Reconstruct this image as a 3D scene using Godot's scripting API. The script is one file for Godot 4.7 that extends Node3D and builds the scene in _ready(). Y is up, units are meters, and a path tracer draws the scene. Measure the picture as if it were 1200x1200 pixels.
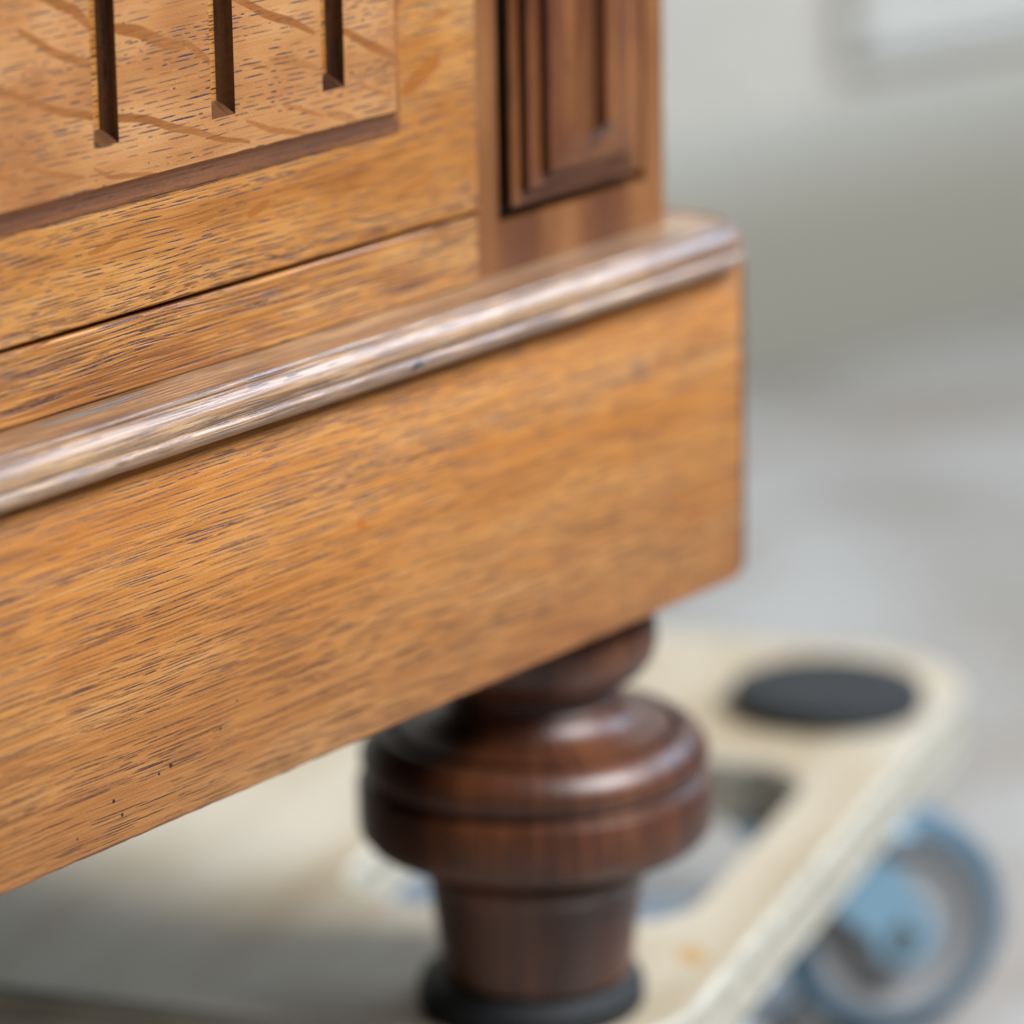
extends Node3D
# Close-up of the lower corner of an oak cabinet that stands on a castored furniture dolly.
# Units are metres. The front of the plinth lies in the plane z = 0, its right lower corner at the origin.

const MM := 0.001
const CAM_RIGHT := Vector3(0.582932, -0.016394, 0.812356)
const CAM_UP := Vector3(0.223771, 0.964372, -0.141112)
const CAM_BACK := Vector3(-0.781100, 0.264040, 0.565832)
const CAM_AT := Vector3(-0.854944, 0.294866, 0.553780)

const FLOOR_Y := -0.181
const DECK_Y := -0.1005
const DECK_THICK := 0.0175
const FACE_Z := -0.0115          # drawer front and rail
const PILASTER_Z := -0.0125
const PANEL_Z := -0.008          # face of the fluted panel
const TOP_Y := 0.36
const LEFT_X := -1.1
const BACK_Z := -0.5

var rng := RandomNumberGenerator.new()
var cabinet: Node3D
var M := {}


func _ready() -> void:
	rng.seed = 71
	_camera_and_light()
	_materials()
	_setting()
	_cabinet()
	_dolly()


# ------------------------------------------------------------------ camera, light

func _camera_and_light() -> void:
	var cam := Camera3D.new()
	cam.name = "camera"
	var look := CameraAttributesPhysical.new()
	look.frustum_focal_length = 108.0
	look.exposure_aperture = 4.6
	look.frustum_focus_distance = 0.888
	look.frustum_near = 0.02
	look.frustum_far = 60.0
	cam.attributes = look
	cam.transform = Transform3D(Basis(CAM_RIGHT, CAM_UP, CAM_BACK), CAM_AT)
	add_child(cam)
	cam.current = true

	var we := WorldEnvironment.new()
	we.name = "room_light"
	var e := Environment.new()
	e.background_mode = Environment.BG_COLOR
	e.background_color = Color(0.13, 0.122, 0.11)
	e.background_energy_multiplier = 1.0
	e.tonemap_mode = Environment.TONE_MAPPER_LINEAR
	e.tonemap_exposure = 1.0
	e.sdfgi_enabled = true
	e.ssao_enabled = true
	e.ssil_enabled = true
	we.environment = e
	add_child(we)

	# the big window to the right of the cabinet
	_area("window_light", Vector3(1.8, 1.25, 0.62), Vector3(0, 0, -0.05), Vector2(1.3, 0.45), Color(0.77, 0.88, 1.0), 2.6)
	# light from the room on the photographer's side
	_area("front_window_light", Vector3(0.30, 1.98, 1.64), Vector3(-0.05, 0, 0), Vector2(1.3, 1.0), Color(0.97, 0.985, 1.0), 12.8)


func _area(called: String, at: Vector3, to: Vector3, size: Vector2, tint: Color, energy: float) -> void:
	var l := AreaLight3D.new()
	l.name = called
	l.area_size = size
	l.light_color = tint
	l.light_energy = energy
	l.area_range = 12.0
	l.area_attenuation = 2.0
	l.shadow_enabled = true
	add_child(l)
	l.look_at_from_position(at, to, Vector3.UP)


# ------------------------------------------------------------------ textures

func _noise(w: int, h: int, sx: float, sy: float, freq: float, sd: int, oct := 3) -> PackedByteArray:
	var n := FastNoiseLite.new()
	n.noise_type = FastNoiseLite.TYPE_SIMPLEX_SMOOTH
	n.seed = sd
	n.frequency = freq
	n.fractal_octaves = oct
	var im := n.get_image(maxi(4, int(w / sx)), maxi(4, int(h / sy)))
	im.convert(Image.FORMAT_L8)
	im.resize(w, h, Image.INTERPOLATE_CUBIC)
	return im.get_data()


func _stroke(a: PackedFloat32Array, w: int, h: int, x0: float, y0: float, length: float, wid: float, alpha: float, slope: float, warp: PackedByteArray, amp: float) -> void:
	var n := int(length)
	var row := clampi(int(y0), 0, h - 1) * w
	var bite := 1.0
	for i in n:
		var x := posmod(int(x0) + i, w)
		var t := float(i) / n
		var env := sqrt(sin(PI * clampf(t, 0.02, 0.98)))
		if i % 3 == 0:
			bite = clampf(bite + rng.randf_range(-0.25, 0.25), 0.35, 1.0)
		var cy := y0 + slope * i + (warp[row + x] - 128.0) * amp
		var half := wid * 0.5 * (0.25 + 0.75 * env)
		var lo := maxi(0, int(cy - half - 1.0))
		var hi := mini(h - 1, int(cy + half + 1.5))
		for y in range(lo, hi + 1):
			var c := clampf(half + 0.5 - absf(y - cy), 0.0, 1.0) * alpha * bite * minf(1.0, env + 0.3)
			var k := y * w + x
			if c > a[k]:
				a[k] = c


func _band(a: PackedFloat32Array, w: int, h: int, pts: Array, thick: float, alpha: float) -> void:
	# a tapering band that follows the polyline pts (pixels), widest in its middle
	var x_first: float = pts[0].x
	var x_last: float = pts[pts.size() - 1].x
	var k := 0
	for xi in range(int(x_first), int(x_last) + 1):
		if xi < 0 or xi >= w:
			continue
		while k < pts.size() - 2 and xi > pts[k + 1].x:
			k += 1
		var p: Vector2 = pts[k]
		var q: Vector2 = pts[k + 1]
		var f := clampf((xi - p.x) / maxf(1.0, q.x - p.x), 0.0, 1.0)
		var s := (q.y - p.y) / maxf(1.0, q.x - p.x)
		var cy := lerpf(p.y, q.y, f) + sin(xi * 0.05) * thick * 0.12
		var t := (xi - x_first) / maxf(1.0, x_last - x_first)
		var half := thick * 0.5 * sqrt(1.0 + s * s) * (0.3 + 0.7 * sqrt(maxf(0.0, sin(PI * clampf(t, 0.0, 1.0)))))
		for y in range(maxi(0, int(cy - half - 2)), mini(h, int(cy + half + 3))):
			var c := clampf((half + 2.0 - absf(y - cy)) / 4.0, 0.0, 1.0) * alpha
			if c > a[y * w + xi]:
				a[y * w + xi] = c


func _wood(w: int, h: int, sd: int, p: Dictionary) -> Array:
	# returns [colour texture, height texture]; the grain runs along u
	rng.seed = sd
	var px: float = p.px                      # pixels per millimetre along the grain
	var py: float = p.get("py", px)           # and across it
	var pore := PackedFloat32Array()
	pore.resize(w * h)
	var ray := PackedFloat32Array()
	ray.resize(w * h)
	var dot := PackedFloat32Array()
	dot.resize(w * h)
	var paint := PackedFloat32Array()
	paint.resize(w * h)
	var warp := _noise(w, h, 16, 4.0 * py / px, 0.03, sd + 5, 2)
	var broad := _noise(w, h, 24, 3.0 * py / px, 0.02, sd + 1, 3)
	var fine := _noise(w, h, 44, py / px, 0.16, sd + 2, 3)
	var blotch := _noise(w, h, 10, 6.0 * py / px, 0.03, sd + 3, 3)
	var speck := _noise(w, h, 2, 1, 0.35, sd + 4, 2)
	var dens := _noise(4, h, 1, 1, 0.018 * 8.0 / py, sd + 6, 2)
	var amp: float = p.get("amp", 0.0) * py / 128.0
	var y := 0.0
	while y < h:
		var d: float = dens[mini(h - 1, int(y)) * 4] / 255.0
		y += py * rng.randf_range(p.gap_y[0], p.gap_y[1]) * (0.55 + 0.9 * d)
		var x := -rng.randf() * px * 12.0
		while x < w:
			var ln := px * rng.randf_range(p.dash[0], p.dash[1])
			var here: float = 1.0 + p.get("patchy", 0.0) * (broad[mini(h - 1, int(y)) * w + posmod(int(x), w)] - 128.0) / 90.0
			if rng.randf() < p.get("share", 0.9) * clampf(here, 0.25, 1.3):
				_stroke(pore, w, h, x, y + rng.randfn(0, 0.07) * py, ln, py * rng.randf_range(p.wide[0], p.wide[1]), rng.randf_range(p.dark[0], p.dark[1]) * clampf(here, 0.55, 1.0), (p.get("slope", 0.0) + rng.randfn(0, 0.006)) * py / px, warp, amp)
			x += ln + px * rng.randf_range(p.gap_x[0], p.gap_x[1])
	for f in p.get("rays", []):
		var pts := []
		for q in f[1]:
			pts.append(Vector2((q.x - p.x0) * px, (p.y1 - q.y) * py))
		_band(ray, w, h, pts, f[0] * py, f[2])
	for f in p.get("stains", []):           # old paint left in a joint
		var pts := []
		for q in f[1]:
			pts.append(Vector2((q.x - p.x0) * px, (p.y1 - q.y) * py))
		_band(paint, w, h, pts, f[0] * py, f[2])
	for q in p.get("holes", []):
		var r: float = q.z * px
		var c := Vector2((q.x - p.x0) * px, (p.y1 - q.y) * py)
		for yy in range(maxi(0, int(c.y - r * py / px - 2)), mini(h, int(c.y + r * py / px + 3))):
			for xx in range(maxi(0, int(c.x - r - 2)), mini(w, int(c.x + r + 3))):
				var m := clampf(r + 0.5 - Vector2(xx - c.x, (yy - c.y) * px / py).length(), 0.0, 1.0)
				dot[yy * w + xx] = maxf(dot[yy * w + xx], m)
	var c0: Color = p.c0
	var c1: Color = p.c1
	var c2: Color = p.c2
	var cp: Color = p.pore
	var cr: Color = p.get("ray", c0)
	var out := PackedByteArray()
	out.resize(w * h * 3)
	var high := PackedByteArray()
	high.resize(w * h)
	var k_broad: float = p.get("k_broad", 0.9)
	var k_fine: float = p.get("k_fine", 0.5)
	var k_blotch: float = p.get("k_blotch", 0.6)
	for i in w * h:
		var t := 0.5 + ((broad[i] - 128) * k_broad + (fine[i] - 128) * k_fine + (blotch[i] - 128) * k_blotch) / 255.0
		t = clampf(t, 0.0, 1.0)
		var c := c0.lerp(c1, t * 2.0) if t < 0.5 else c1.lerp(c2, t * 2.0 - 1.0)
		var s := 1.0 + (speck[i] - 128) * 0.0009
		var a := ray[i] * clampf(0.85 + (fine[i] - 128) * 0.004 + (blotch[i] - 128) * 0.004, 0.3, 1.1)
		if a > 0.0:
			c = c.lerp(cr, a)
		a = pore[i] * (1.0 - 0.7 * ray[i])
		if a > 0.0:
			c = c.lerp(cp, a)
		if paint[i] > 0.0:
			c = c.lerp(Color(0.36, 0.50, 0.57), paint[i] * clampf((speck[i] - 70) / 90.0, 0.0, 1.0))
		if p.has("edge"):            # the board gets darker towards its right corner
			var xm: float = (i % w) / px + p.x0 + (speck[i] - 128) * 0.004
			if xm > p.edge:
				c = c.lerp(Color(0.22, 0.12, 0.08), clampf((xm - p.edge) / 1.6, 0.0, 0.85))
		if dot[i] > 0.0:
			c = c.lerp(Color(0.09, 0.06, 0.04), dot[i])
		out[i * 3] = clampi(int(c.r * s * 255.0), 0, 255)
		out[i * 3 + 1] = clampi(int(c.g * s * 255.0), 0, 255)
		out[i * 3 + 2] = clampi(int(c.b * s * 255.0), 0, 255)
		high[i] = clampi(int(215 - a * 150 - dot[i] * 200 + (fine[i] - 128) * 0.22 + (speck[i] - 128) * 0.1), 0, 255)
	var im := Image.create_from_data(w, h, false, Image.FORMAT_RGB8, out)
	var hm := Image.create_from_data(w, h, false, Image.FORMAT_L8, high)
	return [ImageTexture.create_from_image(im), ImageTexture.create_from_image(hm)]


func _wood_material(tex: Array, size_mm: Vector2, origin_mm: Vector2, rough: float, relief: float, spec := 0.5) -> StandardMaterial3D:
	# meshes carry their place in metres as UV (x, -y); origin is the place of the texture's left upper corner
	var m := StandardMaterial3D.new()
	m.albedo_texture = tex[0]
	m.roughness = rough
	m.metallic_specular = spec
	m.heightmap_enabled = true
	m.heightmap_texture = tex[1]
	m.heightmap_scale = relief
	m.uv1_scale = Vector3(1000.0 / size_mm.x, 1000.0 / size_mm.y, 1)
	m.uv1_offset = Vector3(-origin_mm.x / size_mm.x, origin_mm.y / size_mm.y, 0)
	m.texture_repeat = true
	return m


func _plain(c: Color, rough: float, metal := 0.0, spec := 0.5) -> StandardMaterial3D:
	var m := StandardMaterial3D.new()
	m.albedo_color = c.linear_to_srgb()
	m.roughness = rough
	m.metallic = metal
	m.metallic_specular = spec
	return m


func _c(r: int, g: int, b: int) -> Color:
	return Color(r / 255.0, g / 255.0, b / 255.0)


func _mottle(size: int, sd: int, a: Color, b: Color, c: Color, f1: float, f2: float, k2: float) -> ImageTexture:
	var n1 := _noise(size, size, 1, 1, f1, sd, 4)
	var n2 := _noise(size, size, 1, 1, f2, sd + 9, 3)
	var n3 := _noise(size, size, 1, 1, 0.3, sd + 17, 2)
	var out := PackedByteArray()
	out.resize(size * size * 3)
	for i in size * size:
		var t := clampf(0.5 + (n1[i] - 128) / 170.0, 0.0, 1.0)
		var q := a.lerp(b, t).lerp(c, clampf((n2[i] - 140) / 90.0, 0.0, 1.0) * k2)
		var s := 1.0 + (n3[i] - 128) * 0.0006
		out[i * 3] = clampi(int(q.r * s * 255.0), 0, 255)
		out[i * 3 + 1] = clampi(int(q.g * s * 255.0), 0, 255)
		out[i * 3 + 2] = clampi(int(q.b * s * 255.0), 0, 255)
	return ImageTexture.create_from_image(Image.create_from_data(size, size, false, Image.FORMAT_RGB8, out))


func _materials() -> void:
	# plinth: long fine dark pores in an orange-brown board, a few worm holes
	var tex := _wood(2048, 1098, 11, {
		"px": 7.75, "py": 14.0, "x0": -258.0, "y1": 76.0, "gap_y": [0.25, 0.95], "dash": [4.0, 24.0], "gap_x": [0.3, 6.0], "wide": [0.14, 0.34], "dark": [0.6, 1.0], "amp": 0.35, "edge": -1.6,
		"slope": 0.006, "c0": _c(146, 82, 27), "c1": _c(180, 118, 55), "c2": _c(203, 152, 96), "pore": _c(56, 34, 30), "k_broad": 0.38, "k_fine": 0.6, "k_blotch": 0.12, "share": 0.85, "patchy": 0.22,
		"holes": [Vector3(-205, 11.9, 0.45), Vector3(-208.6, 11.2, 0.3), Vector3(-189.6, 15.2, 0.3), Vector3(-222.2, 9.5, 0.4), Vector3(-219.9, 6.1, 0.35), Vector3(-184, 19.5, 0.22), Vector3(-160, 33, 0.2), Vector3(-233, 5, 0.25)],
		"rays": [[2.6, [Vector2(-144, 46.1), Vector2(-142.5, 46), Vector2(-141, 45.9)], 0.8]], "ray": _c(176, 92, 26)})
	M.plinth = _wood_material(tex, Vector2(264.26, 78.43), Vector2(-258, 76), 0.40, 0.014)
	# fluted panel: quarter-sawn, short pores and ray flecks
	var fl := [
		[1.5, [Vector2(-242, 151), Vector2(-229.4, 145.8), Vector2(-220, 142.4), Vector2(-211.8, 140), Vector2(-203.3, 138.6), Vector2(-193.5, 136.3), Vector2(-184.7, 133.2), Vector2(-173.3, 129.7), Vector2(-164.7, 127.4)], 0.8],
		[1.5, [Vector2(-231, 159), Vector2(-221.8, 153.9), Vector2(-212.4, 150.1), Vector2(-207, 147.6)], 0.75],
		[1.8, [Vector2(-228, 166), Vector2(-221, 163.3), Vector2(-215.4, 160.6), Vector2(-209, 155.4)], 0.75],
		[2.3, [Vector2(-207, 156.2), Vector2(-203.5, 155.7), Vector2(-197.5, 153.8), Vector2(-190, 151.2), Vector2(-183.4, 149)], 0.8],
		[1.2, [Vector2(-184.3, 150.3), Vector2(-180.6, 148.1), Vector2(-175, 144.3)], 0.75],
		[1.6, [Vector2(-171, 157.4), Vector2(-158.9, 152.2), Vector2(-149.7, 148.7), Vector2(-143.3, 146.1)], 0.75],
		[1.7, [Vector2(-136.4, 145.6), Vector2(-133.4, 144.6), Vector2(-126.5, 141.6), Vector2(-116.2, 136.6)], 0.75],
		[1.1, [Vector2(-231, 134), Vector2(-225.6, 131.8), Vector2(-213.9, 128.7)], 0.6],
		[0.9, [Vector2(-211.2, 129.9), Vector2(-206.4, 127.7), Vector2(-193, 126)], 0.6],
		[1.2, [Vector2(-241, 134), Vector2(-230, 130.8)], 0.6],
		[1.1, [Vector2(-165.8, 131.8), Vector2(-157.4, 128.8), Vector2(-147, 126.2)], 0.6],
		[0.9, [Vector2(-154.5, 133.4), Vector2(-149.1, 131.6), Vector2(-141, 129)], 0.5],
		[1.7, [Vector2(-140.6, 129.6), Vector2(-130, 126.2)], 0.4],
		[0.9, [Vector2(-129.6, 133.7), Vector2(-124, 131.5), Vector2(-118, 129.4)], 0.5],
		[0.8, [Vector2(-165.5, 143.1), Vector2(-158, 141.2)], 0.45],
		[1.8, [Vector2(-158, 143.1), Vector2(-143, 139.2)], 0.35]]
	tex = _wood(1152, 840, 23, {
		"px": 8.0, "py": 14.0, "x0": -256.0, "y1": 180.0, "gap_y": [0.8, 1.6], "dash": [0.7, 8.5], "gap_x": [0.4, 3.6], "wide": [0.16, 0.44], "dark": [0.5, 1.0], "amp": 0.5, "share": 0.88, "patchy": 0.25,
		"c0": _c(154, 98, 52), "c1": _c(178, 123, 72), "c2": _c(196, 146, 97), "pore": _c(54, 40, 44), "k_broad": 0.5, "k_fine": 0.35, "k_blotch": 0.8, "rays": fl, "ray": _c(136, 78, 28)})
	M.panel = _wood_material(tex, Vector2(144, 60), Vector2(-256, 180), 0.40, 0.014)
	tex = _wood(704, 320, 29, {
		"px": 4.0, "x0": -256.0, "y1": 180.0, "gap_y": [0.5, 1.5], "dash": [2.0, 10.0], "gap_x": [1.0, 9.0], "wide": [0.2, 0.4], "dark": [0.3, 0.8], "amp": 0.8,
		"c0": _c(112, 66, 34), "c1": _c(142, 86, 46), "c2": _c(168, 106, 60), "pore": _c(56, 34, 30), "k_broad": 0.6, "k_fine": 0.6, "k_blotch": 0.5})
	M.bevel = _wood_material(tex, Vector2(176, 80), Vector2(-256, 180), 0.42, 0.012)  # darker than the panel: shade of the sloping edge put into its colour
	# drawer front
	tex = _wood(1408, 1120, 37, {
		"px": 8.0, "py": 14.0, "x0": -256.0, "y1": 176.0, "gap_y": [0.3, 1.0], "dash": [1.8, 14.0], "gap_x": [0.6, 5.0], "wide": [0.16, 0.38], "dark": [0.6, 1.0], "amp": 0.6, "patchy": 0.3, "share": 0.85,
		"c0": _c(142, 82, 28), "c1": _c(180, 120, 56), "c2": _c(206, 154, 94), "pore": _c(62, 38, 32), "k_broad": 0.6, "k_fine": 0.6, "k_blotch": 0.3,
		"rays": [[3.6, [Vector2(-111, 129), Vector2(-104, 131), Vector2(-97.5, 134)], 0.75], [1.6, [Vector2(-131, 113), Vector2(-124, 115)], 0.7], [1.8, [Vector2(-162, 112), Vector2(-155, 114)], 0.7], [1.4, [Vector2(-210, 113), Vector2(-200, 114.5)], 0.6], [1.2, [Vector2(-113, 107.5), Vector2(-100, 110)], 0.5], [1.5, [Vector2(-104, 141), Vector2(-92, 144)], 0.5]], "ray": _c(150, 84, 24)})
	M.drawer = _wood_material(tex, Vector2(176, 80), Vector2(-256, 176), 0.34, 0.02)
	# rail under the drawer: coarse, wavy, dark-streaked
	tex = _wood(1408, 320, 41, {
		"px": 8.0, "py": 16.0, "x0": -256.0, "y1": 101.0, "gap_y": [0.4, 1.0], "dash": [4.0, 34.0], "gap_x": [0.5, 5.0], "wide": [0.18, 0.52], "dark": [0.55, 0.97], "amp": 0.8, "share": 0.85, "patchy": 0.25,
		"c0": _c(136, 82, 36), "c1": _c(178, 118, 56), "c2": _c(208, 156, 92), "pore": _c(56, 34, 32), "k_broad": 0.7, "k_fine": 1.1, "k_blotch": 0.2})
	M.rail = _wood_material(tex, Vector2(176, 20), Vector2(-256, 101), 0.30, 0.03)
	# moulding along the top of the plinth
	tex = _wood(2048, 560, 53, {
		"px": 8.0, "py": 14.0, "x0": -256.0, "y1": 0.0, "gap_y": [0.25, 0.8], "dash": [3.0, 26.0], "gap_x": [1.0, 9.0], "wide": [0.12, 0.42], "dark": [0.4, 0.95], "amp": 0.5,
		"stains": [[2.4, [Vector2(-230, -23.6), Vector2(-222, -22.6), Vector2(-212, -23.0), Vector2(-198, -23.4)], 0.85]], "holes": [Vector3(-129.4, -13.2, 0.9), Vector3(-128.0, -12.4, 0.8), Vector3(-127.0, -13.4, 0.5), Vector3(-130.8, -13.6, 0.5), Vector3(-44.0, -8.6, 0.5)],
		"c0": _c(108, 72, 44), "c1": _c(154, 112, 72), "c2": _c(192, 154, 112), "pore": _c(58, 42, 42), "k_broad": 0.6, "k_fine": 1.2, "k_blotch": 0.4})
	M.moulding = _wood_material(tex, Vector2(256, 40), Vector2(-256, 0), 0.34, 0.02, 0.75)
	M.moulding.clearcoat_enabled = true
	M.moulding.clearcoat = 0.8
	M.moulding.clearcoat_roughness = 0.45
	# upright wood: pilaster, seen soft
	tex = _wood(768, 384, 61, {
		"px": 4.0, "x0": 0.0, "y1": 0.0, "gap_y": [0.4, 1.4], "dash": [5.0, 22.0], "gap_x": [1.0, 9.0], "wide": [0.2, 0.45], "dark": [0.15, 0.5], "amp": 1.2,
		"c0": _c(96, 54, 26), "c1": _c(122, 75, 38), "c2": _c(146, 97, 54), "pore": _c(80, 44, 26), "k_broad": 1.2, "k_fine": 0.6, "k_blotch": 0.7})
	M.pilaster = _wood_material(tex, Vector2(192, 96), Vector2.ZERO, 0.4, 0.008)
	tex = _wood(768, 384, 67, {
		"px": 4.0, "x0": 0.0, "y1": 0.0, "gap_y": [0.5, 1.5], "dash": [4.0, 20.0], "gap_x": [1.0, 9.0], "wide": [0.2, 0.5], "dark": [0.15, 0.6], "amp": 1.2,
		"c0": _c(82, 43, 23), "c1": _c(110, 63, 34), "c2": _c(138, 88, 48), "pore": _c(50, 26, 20), "k_broad": 1.3, "k_fine": 0.6, "k_blotch": 0.8})
	M.pilaster_dark = _wood_material(tex, Vector2(192, 96), Vector2(0, -40), 0.36, 0.012)
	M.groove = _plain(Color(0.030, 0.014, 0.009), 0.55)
	# walnut-stained turned foot; UV there is (height, distance round)
	tex = _wood(512, 1024, 73, {
		"px": 4.0, "x0": 0.0, "y1": 0.0, "gap_y": [0.6, 2.2], "dash": [5.0, 24.0], "gap_x": [1.0, 9.0], "wide": [0.2, 0.6], "dark": [0.2, 0.7], "amp": 0.8,
		"c0": _c(58, 31, 18), "c1": _c(88, 48, 28), "c2": _c(118, 70, 41), "pore": _c(38, 22, 17), "k_broad": 1.1, "k_fine": 1.1, "k_blotch": 0.6})
	M.foot = _wood_material(tex, Vector2(128, 256), Vector2.ZERO, 0.38, 0.016, 0.58)
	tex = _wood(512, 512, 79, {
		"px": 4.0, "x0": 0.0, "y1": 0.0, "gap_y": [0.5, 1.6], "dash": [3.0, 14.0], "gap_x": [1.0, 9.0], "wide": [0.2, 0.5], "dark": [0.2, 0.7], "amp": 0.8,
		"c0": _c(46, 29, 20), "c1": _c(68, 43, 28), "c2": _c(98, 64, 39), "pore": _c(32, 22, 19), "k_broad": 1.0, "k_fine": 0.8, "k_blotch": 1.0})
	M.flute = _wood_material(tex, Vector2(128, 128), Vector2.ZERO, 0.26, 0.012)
	M.dark = _plain(Color(0.012, 0.008, 0.006), 0.8)
	# plywood deck
	tex = _wood(1024, 1024, 83, {
		"px": 3.0, "x0": -60.0, "y1": 0.0, "gap_y": [1.5, 5.0], "dash": [8.0, 60.0], "gap_x": [4.0, 40.0], "wide": [0.3, 0.7], "dark": [0.1, 0.35], "amp": 5.0,
		"c0": _c(160, 142, 114), "c1": _c(178, 164, 140), "c2": _c(190, 179, 160), "pore": _c(150, 118, 80), "k_broad": 1.0, "k_fine": 0.4, "k_blotch": 0.9,
		"rays": [[7.0, [Vector2(10, -17.5), Vector2(16, -19), Vector2(22, -19.5)], 0.6], [4.0, [Vector2(160, -20), Vector2(172, -21)], 0.3]], "ray": _c(176, 124, 58)})
	M.deck = _wood_material(tex, Vector2(341.3, 341.3), Vector2(-60, 0), 0.55, 0.01)
	M.ply_edge = _ply_edge()
	M.rubber = _rubber()
	M.fork = _plain(Color(0.22, 0.38, 0.50), 0.5, 0.1)
	M.tyre = _plain(Color(0.070, 0.135, 0.190), 0.5)
	M.rim = _plain(Color(0.30, 0.30, 0.305), 0.5)
	M.bolt = _plain(Color(0.22, 0.27, 0.28), 0.35, 0.8)
	var fm := StandardMaterial3D.new()
	fm.albedo_texture = _mottle(768, 5, _c(136, 130, 122), _c(170, 168, 166), _c(126, 107, 93), 0.010, 0.014, 0.6)
	fm.roughness = 0.24
	fm.metallic_specular = 0.6
	fm.uv1_scale = Vector3(0.5, 0.5, 1)
	M.floor = fm
	var wm := StandardMaterial3D.new()
	wm.albedo_texture = _mottle(256, 8, _c(176, 172, 163), _c(182, 177, 167), _c(172, 166, 153), 0.02, 0.03, 0.4)
	wm.roughness = 0.6
	M.wall = wm
	M.skirting = _plain(Color(0.245, 0.225, 0.18), 0.5)
	M.panel_paint = _plain(Color(0.44, 0.43, 0.395), 0.5)


func _ply_edge() -> StandardMaterial3D:
	# the five veneers of the plywood's edge, v runs down the edge
	var w := 512
	var h := 64
	var n := _noise(w, h, 6, 1, 0.08, 19, 3)
	var out := PackedByteArray()
	out.resize(w * h * 3)
	for y in h:
		var layer := int(y * 5.0 / h)
		var base := _c(186, 182, 168) if layer % 2 == 0 else _c(166, 157, 138)
		for x in w:
			var s := 1.0 + (n[y * w + x] - 128) * 0.0014
			var i := (y * w + x) * 3
			out[i] = clampi(int(base.r * s * 255), 0, 255)
			out[i + 1] = clampi(int(base.g * s * 255), 0, 255)
			out[i + 2] = clampi(int(base.b * s * 255), 0, 255)
	var m := StandardMaterial3D.new()
	m.albedo_texture = ImageTexture.create_from_image(Image.create_from_data(w, h, false, Image.FORMAT_RGB8, out))
	m.roughness = 0.6
	m.uv1_scale = Vector3(8, 1.0 / DECK_THICK, 1)
	return m


func _rubber() -> StandardMaterial3D:
	var m := _plain(Color(0.050, 0.058, 0.066), 0.65)
	var n := ImageTexture.create_from_image(Image.create_from_data(256, 256, false, Image.FORMAT_L8, _noise(256, 256, 1, 1, 0.12, 3, 3)))
	m.heightmap_enabled = true
	m.heightmap_texture = n
	m.heightmap_scale = 0.06
	m.albedo_texture = n
	m.uv1_triplanar = true
	m.uv1_scale = Vector3(30, 30, 30)
	return m


# ------------------------------------------------------------------ mesh helpers

func _st() -> SurfaceTool:
	var s := SurfaceTool.new()
	s.begin(Mesh.PRIMITIVE_TRIANGLES)
	return s


func _tri(s: SurfaceTool, p: Array, n: Array, t: Array) -> void:
	var face: Vector3 = (p[2] - p[0]).cross(p[1] - p[0])
	if face.length_squared() < 1e-20:
		return
	var order := [0, 1, 2] if face.dot(n[0] + n[1] + n[2]) >= 0.0 else [0, 2, 1]
	for k in order:
		s.set_normal(n[k])
		s.set_uv(t[k])
		s.add_vertex(p[k])


func _quad(s: SurfaceTool, p: Array, n: Array, t: Array) -> void:
	_tri(s, [p[0], p[1], p[2]], [n[0], n[1], n[2]], [t[0], t[1], t[2]])
	_tri(s, [p[0], p[2], p[3]], [n[0], n[2], n[3]], [t[0], t[2], t[3]])


func _uv_of(p: Vector3, n: Vector3, upright: bool) -> Vector2:
	var a := n.abs()
	var t := Vector2(p.x, -p.y)
	if a.y > a.x and a.y > a.z:
		t = Vector2(p.x, -p.z - 0.03)
	elif a.x > a.z:
		t = Vector2(p.z, -p.y)
	return Vector2(t.y, t.x) if upright else t


func _flat(s: SurfaceTool, pts: Array, outward: Vector3, upright := false) -> void:
	# a flat convex polygon
	var n: Vector3 = Vector3.ZERO
	for i in range(1, pts.size() - 1):
		n += (pts[i] - pts[0]).cross(pts[i + 1] - pts[0])
	n = n.normalized()
	if n.dot(outward) < 0.0:
		n = -n
	for i in range(1, pts.size() - 1):
		var q := [pts[0], pts[i], pts[i + 1]]
		_tri(s, q, [n, n, n], q.map(func(v): return _uv_of(v, n, upright)))


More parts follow.
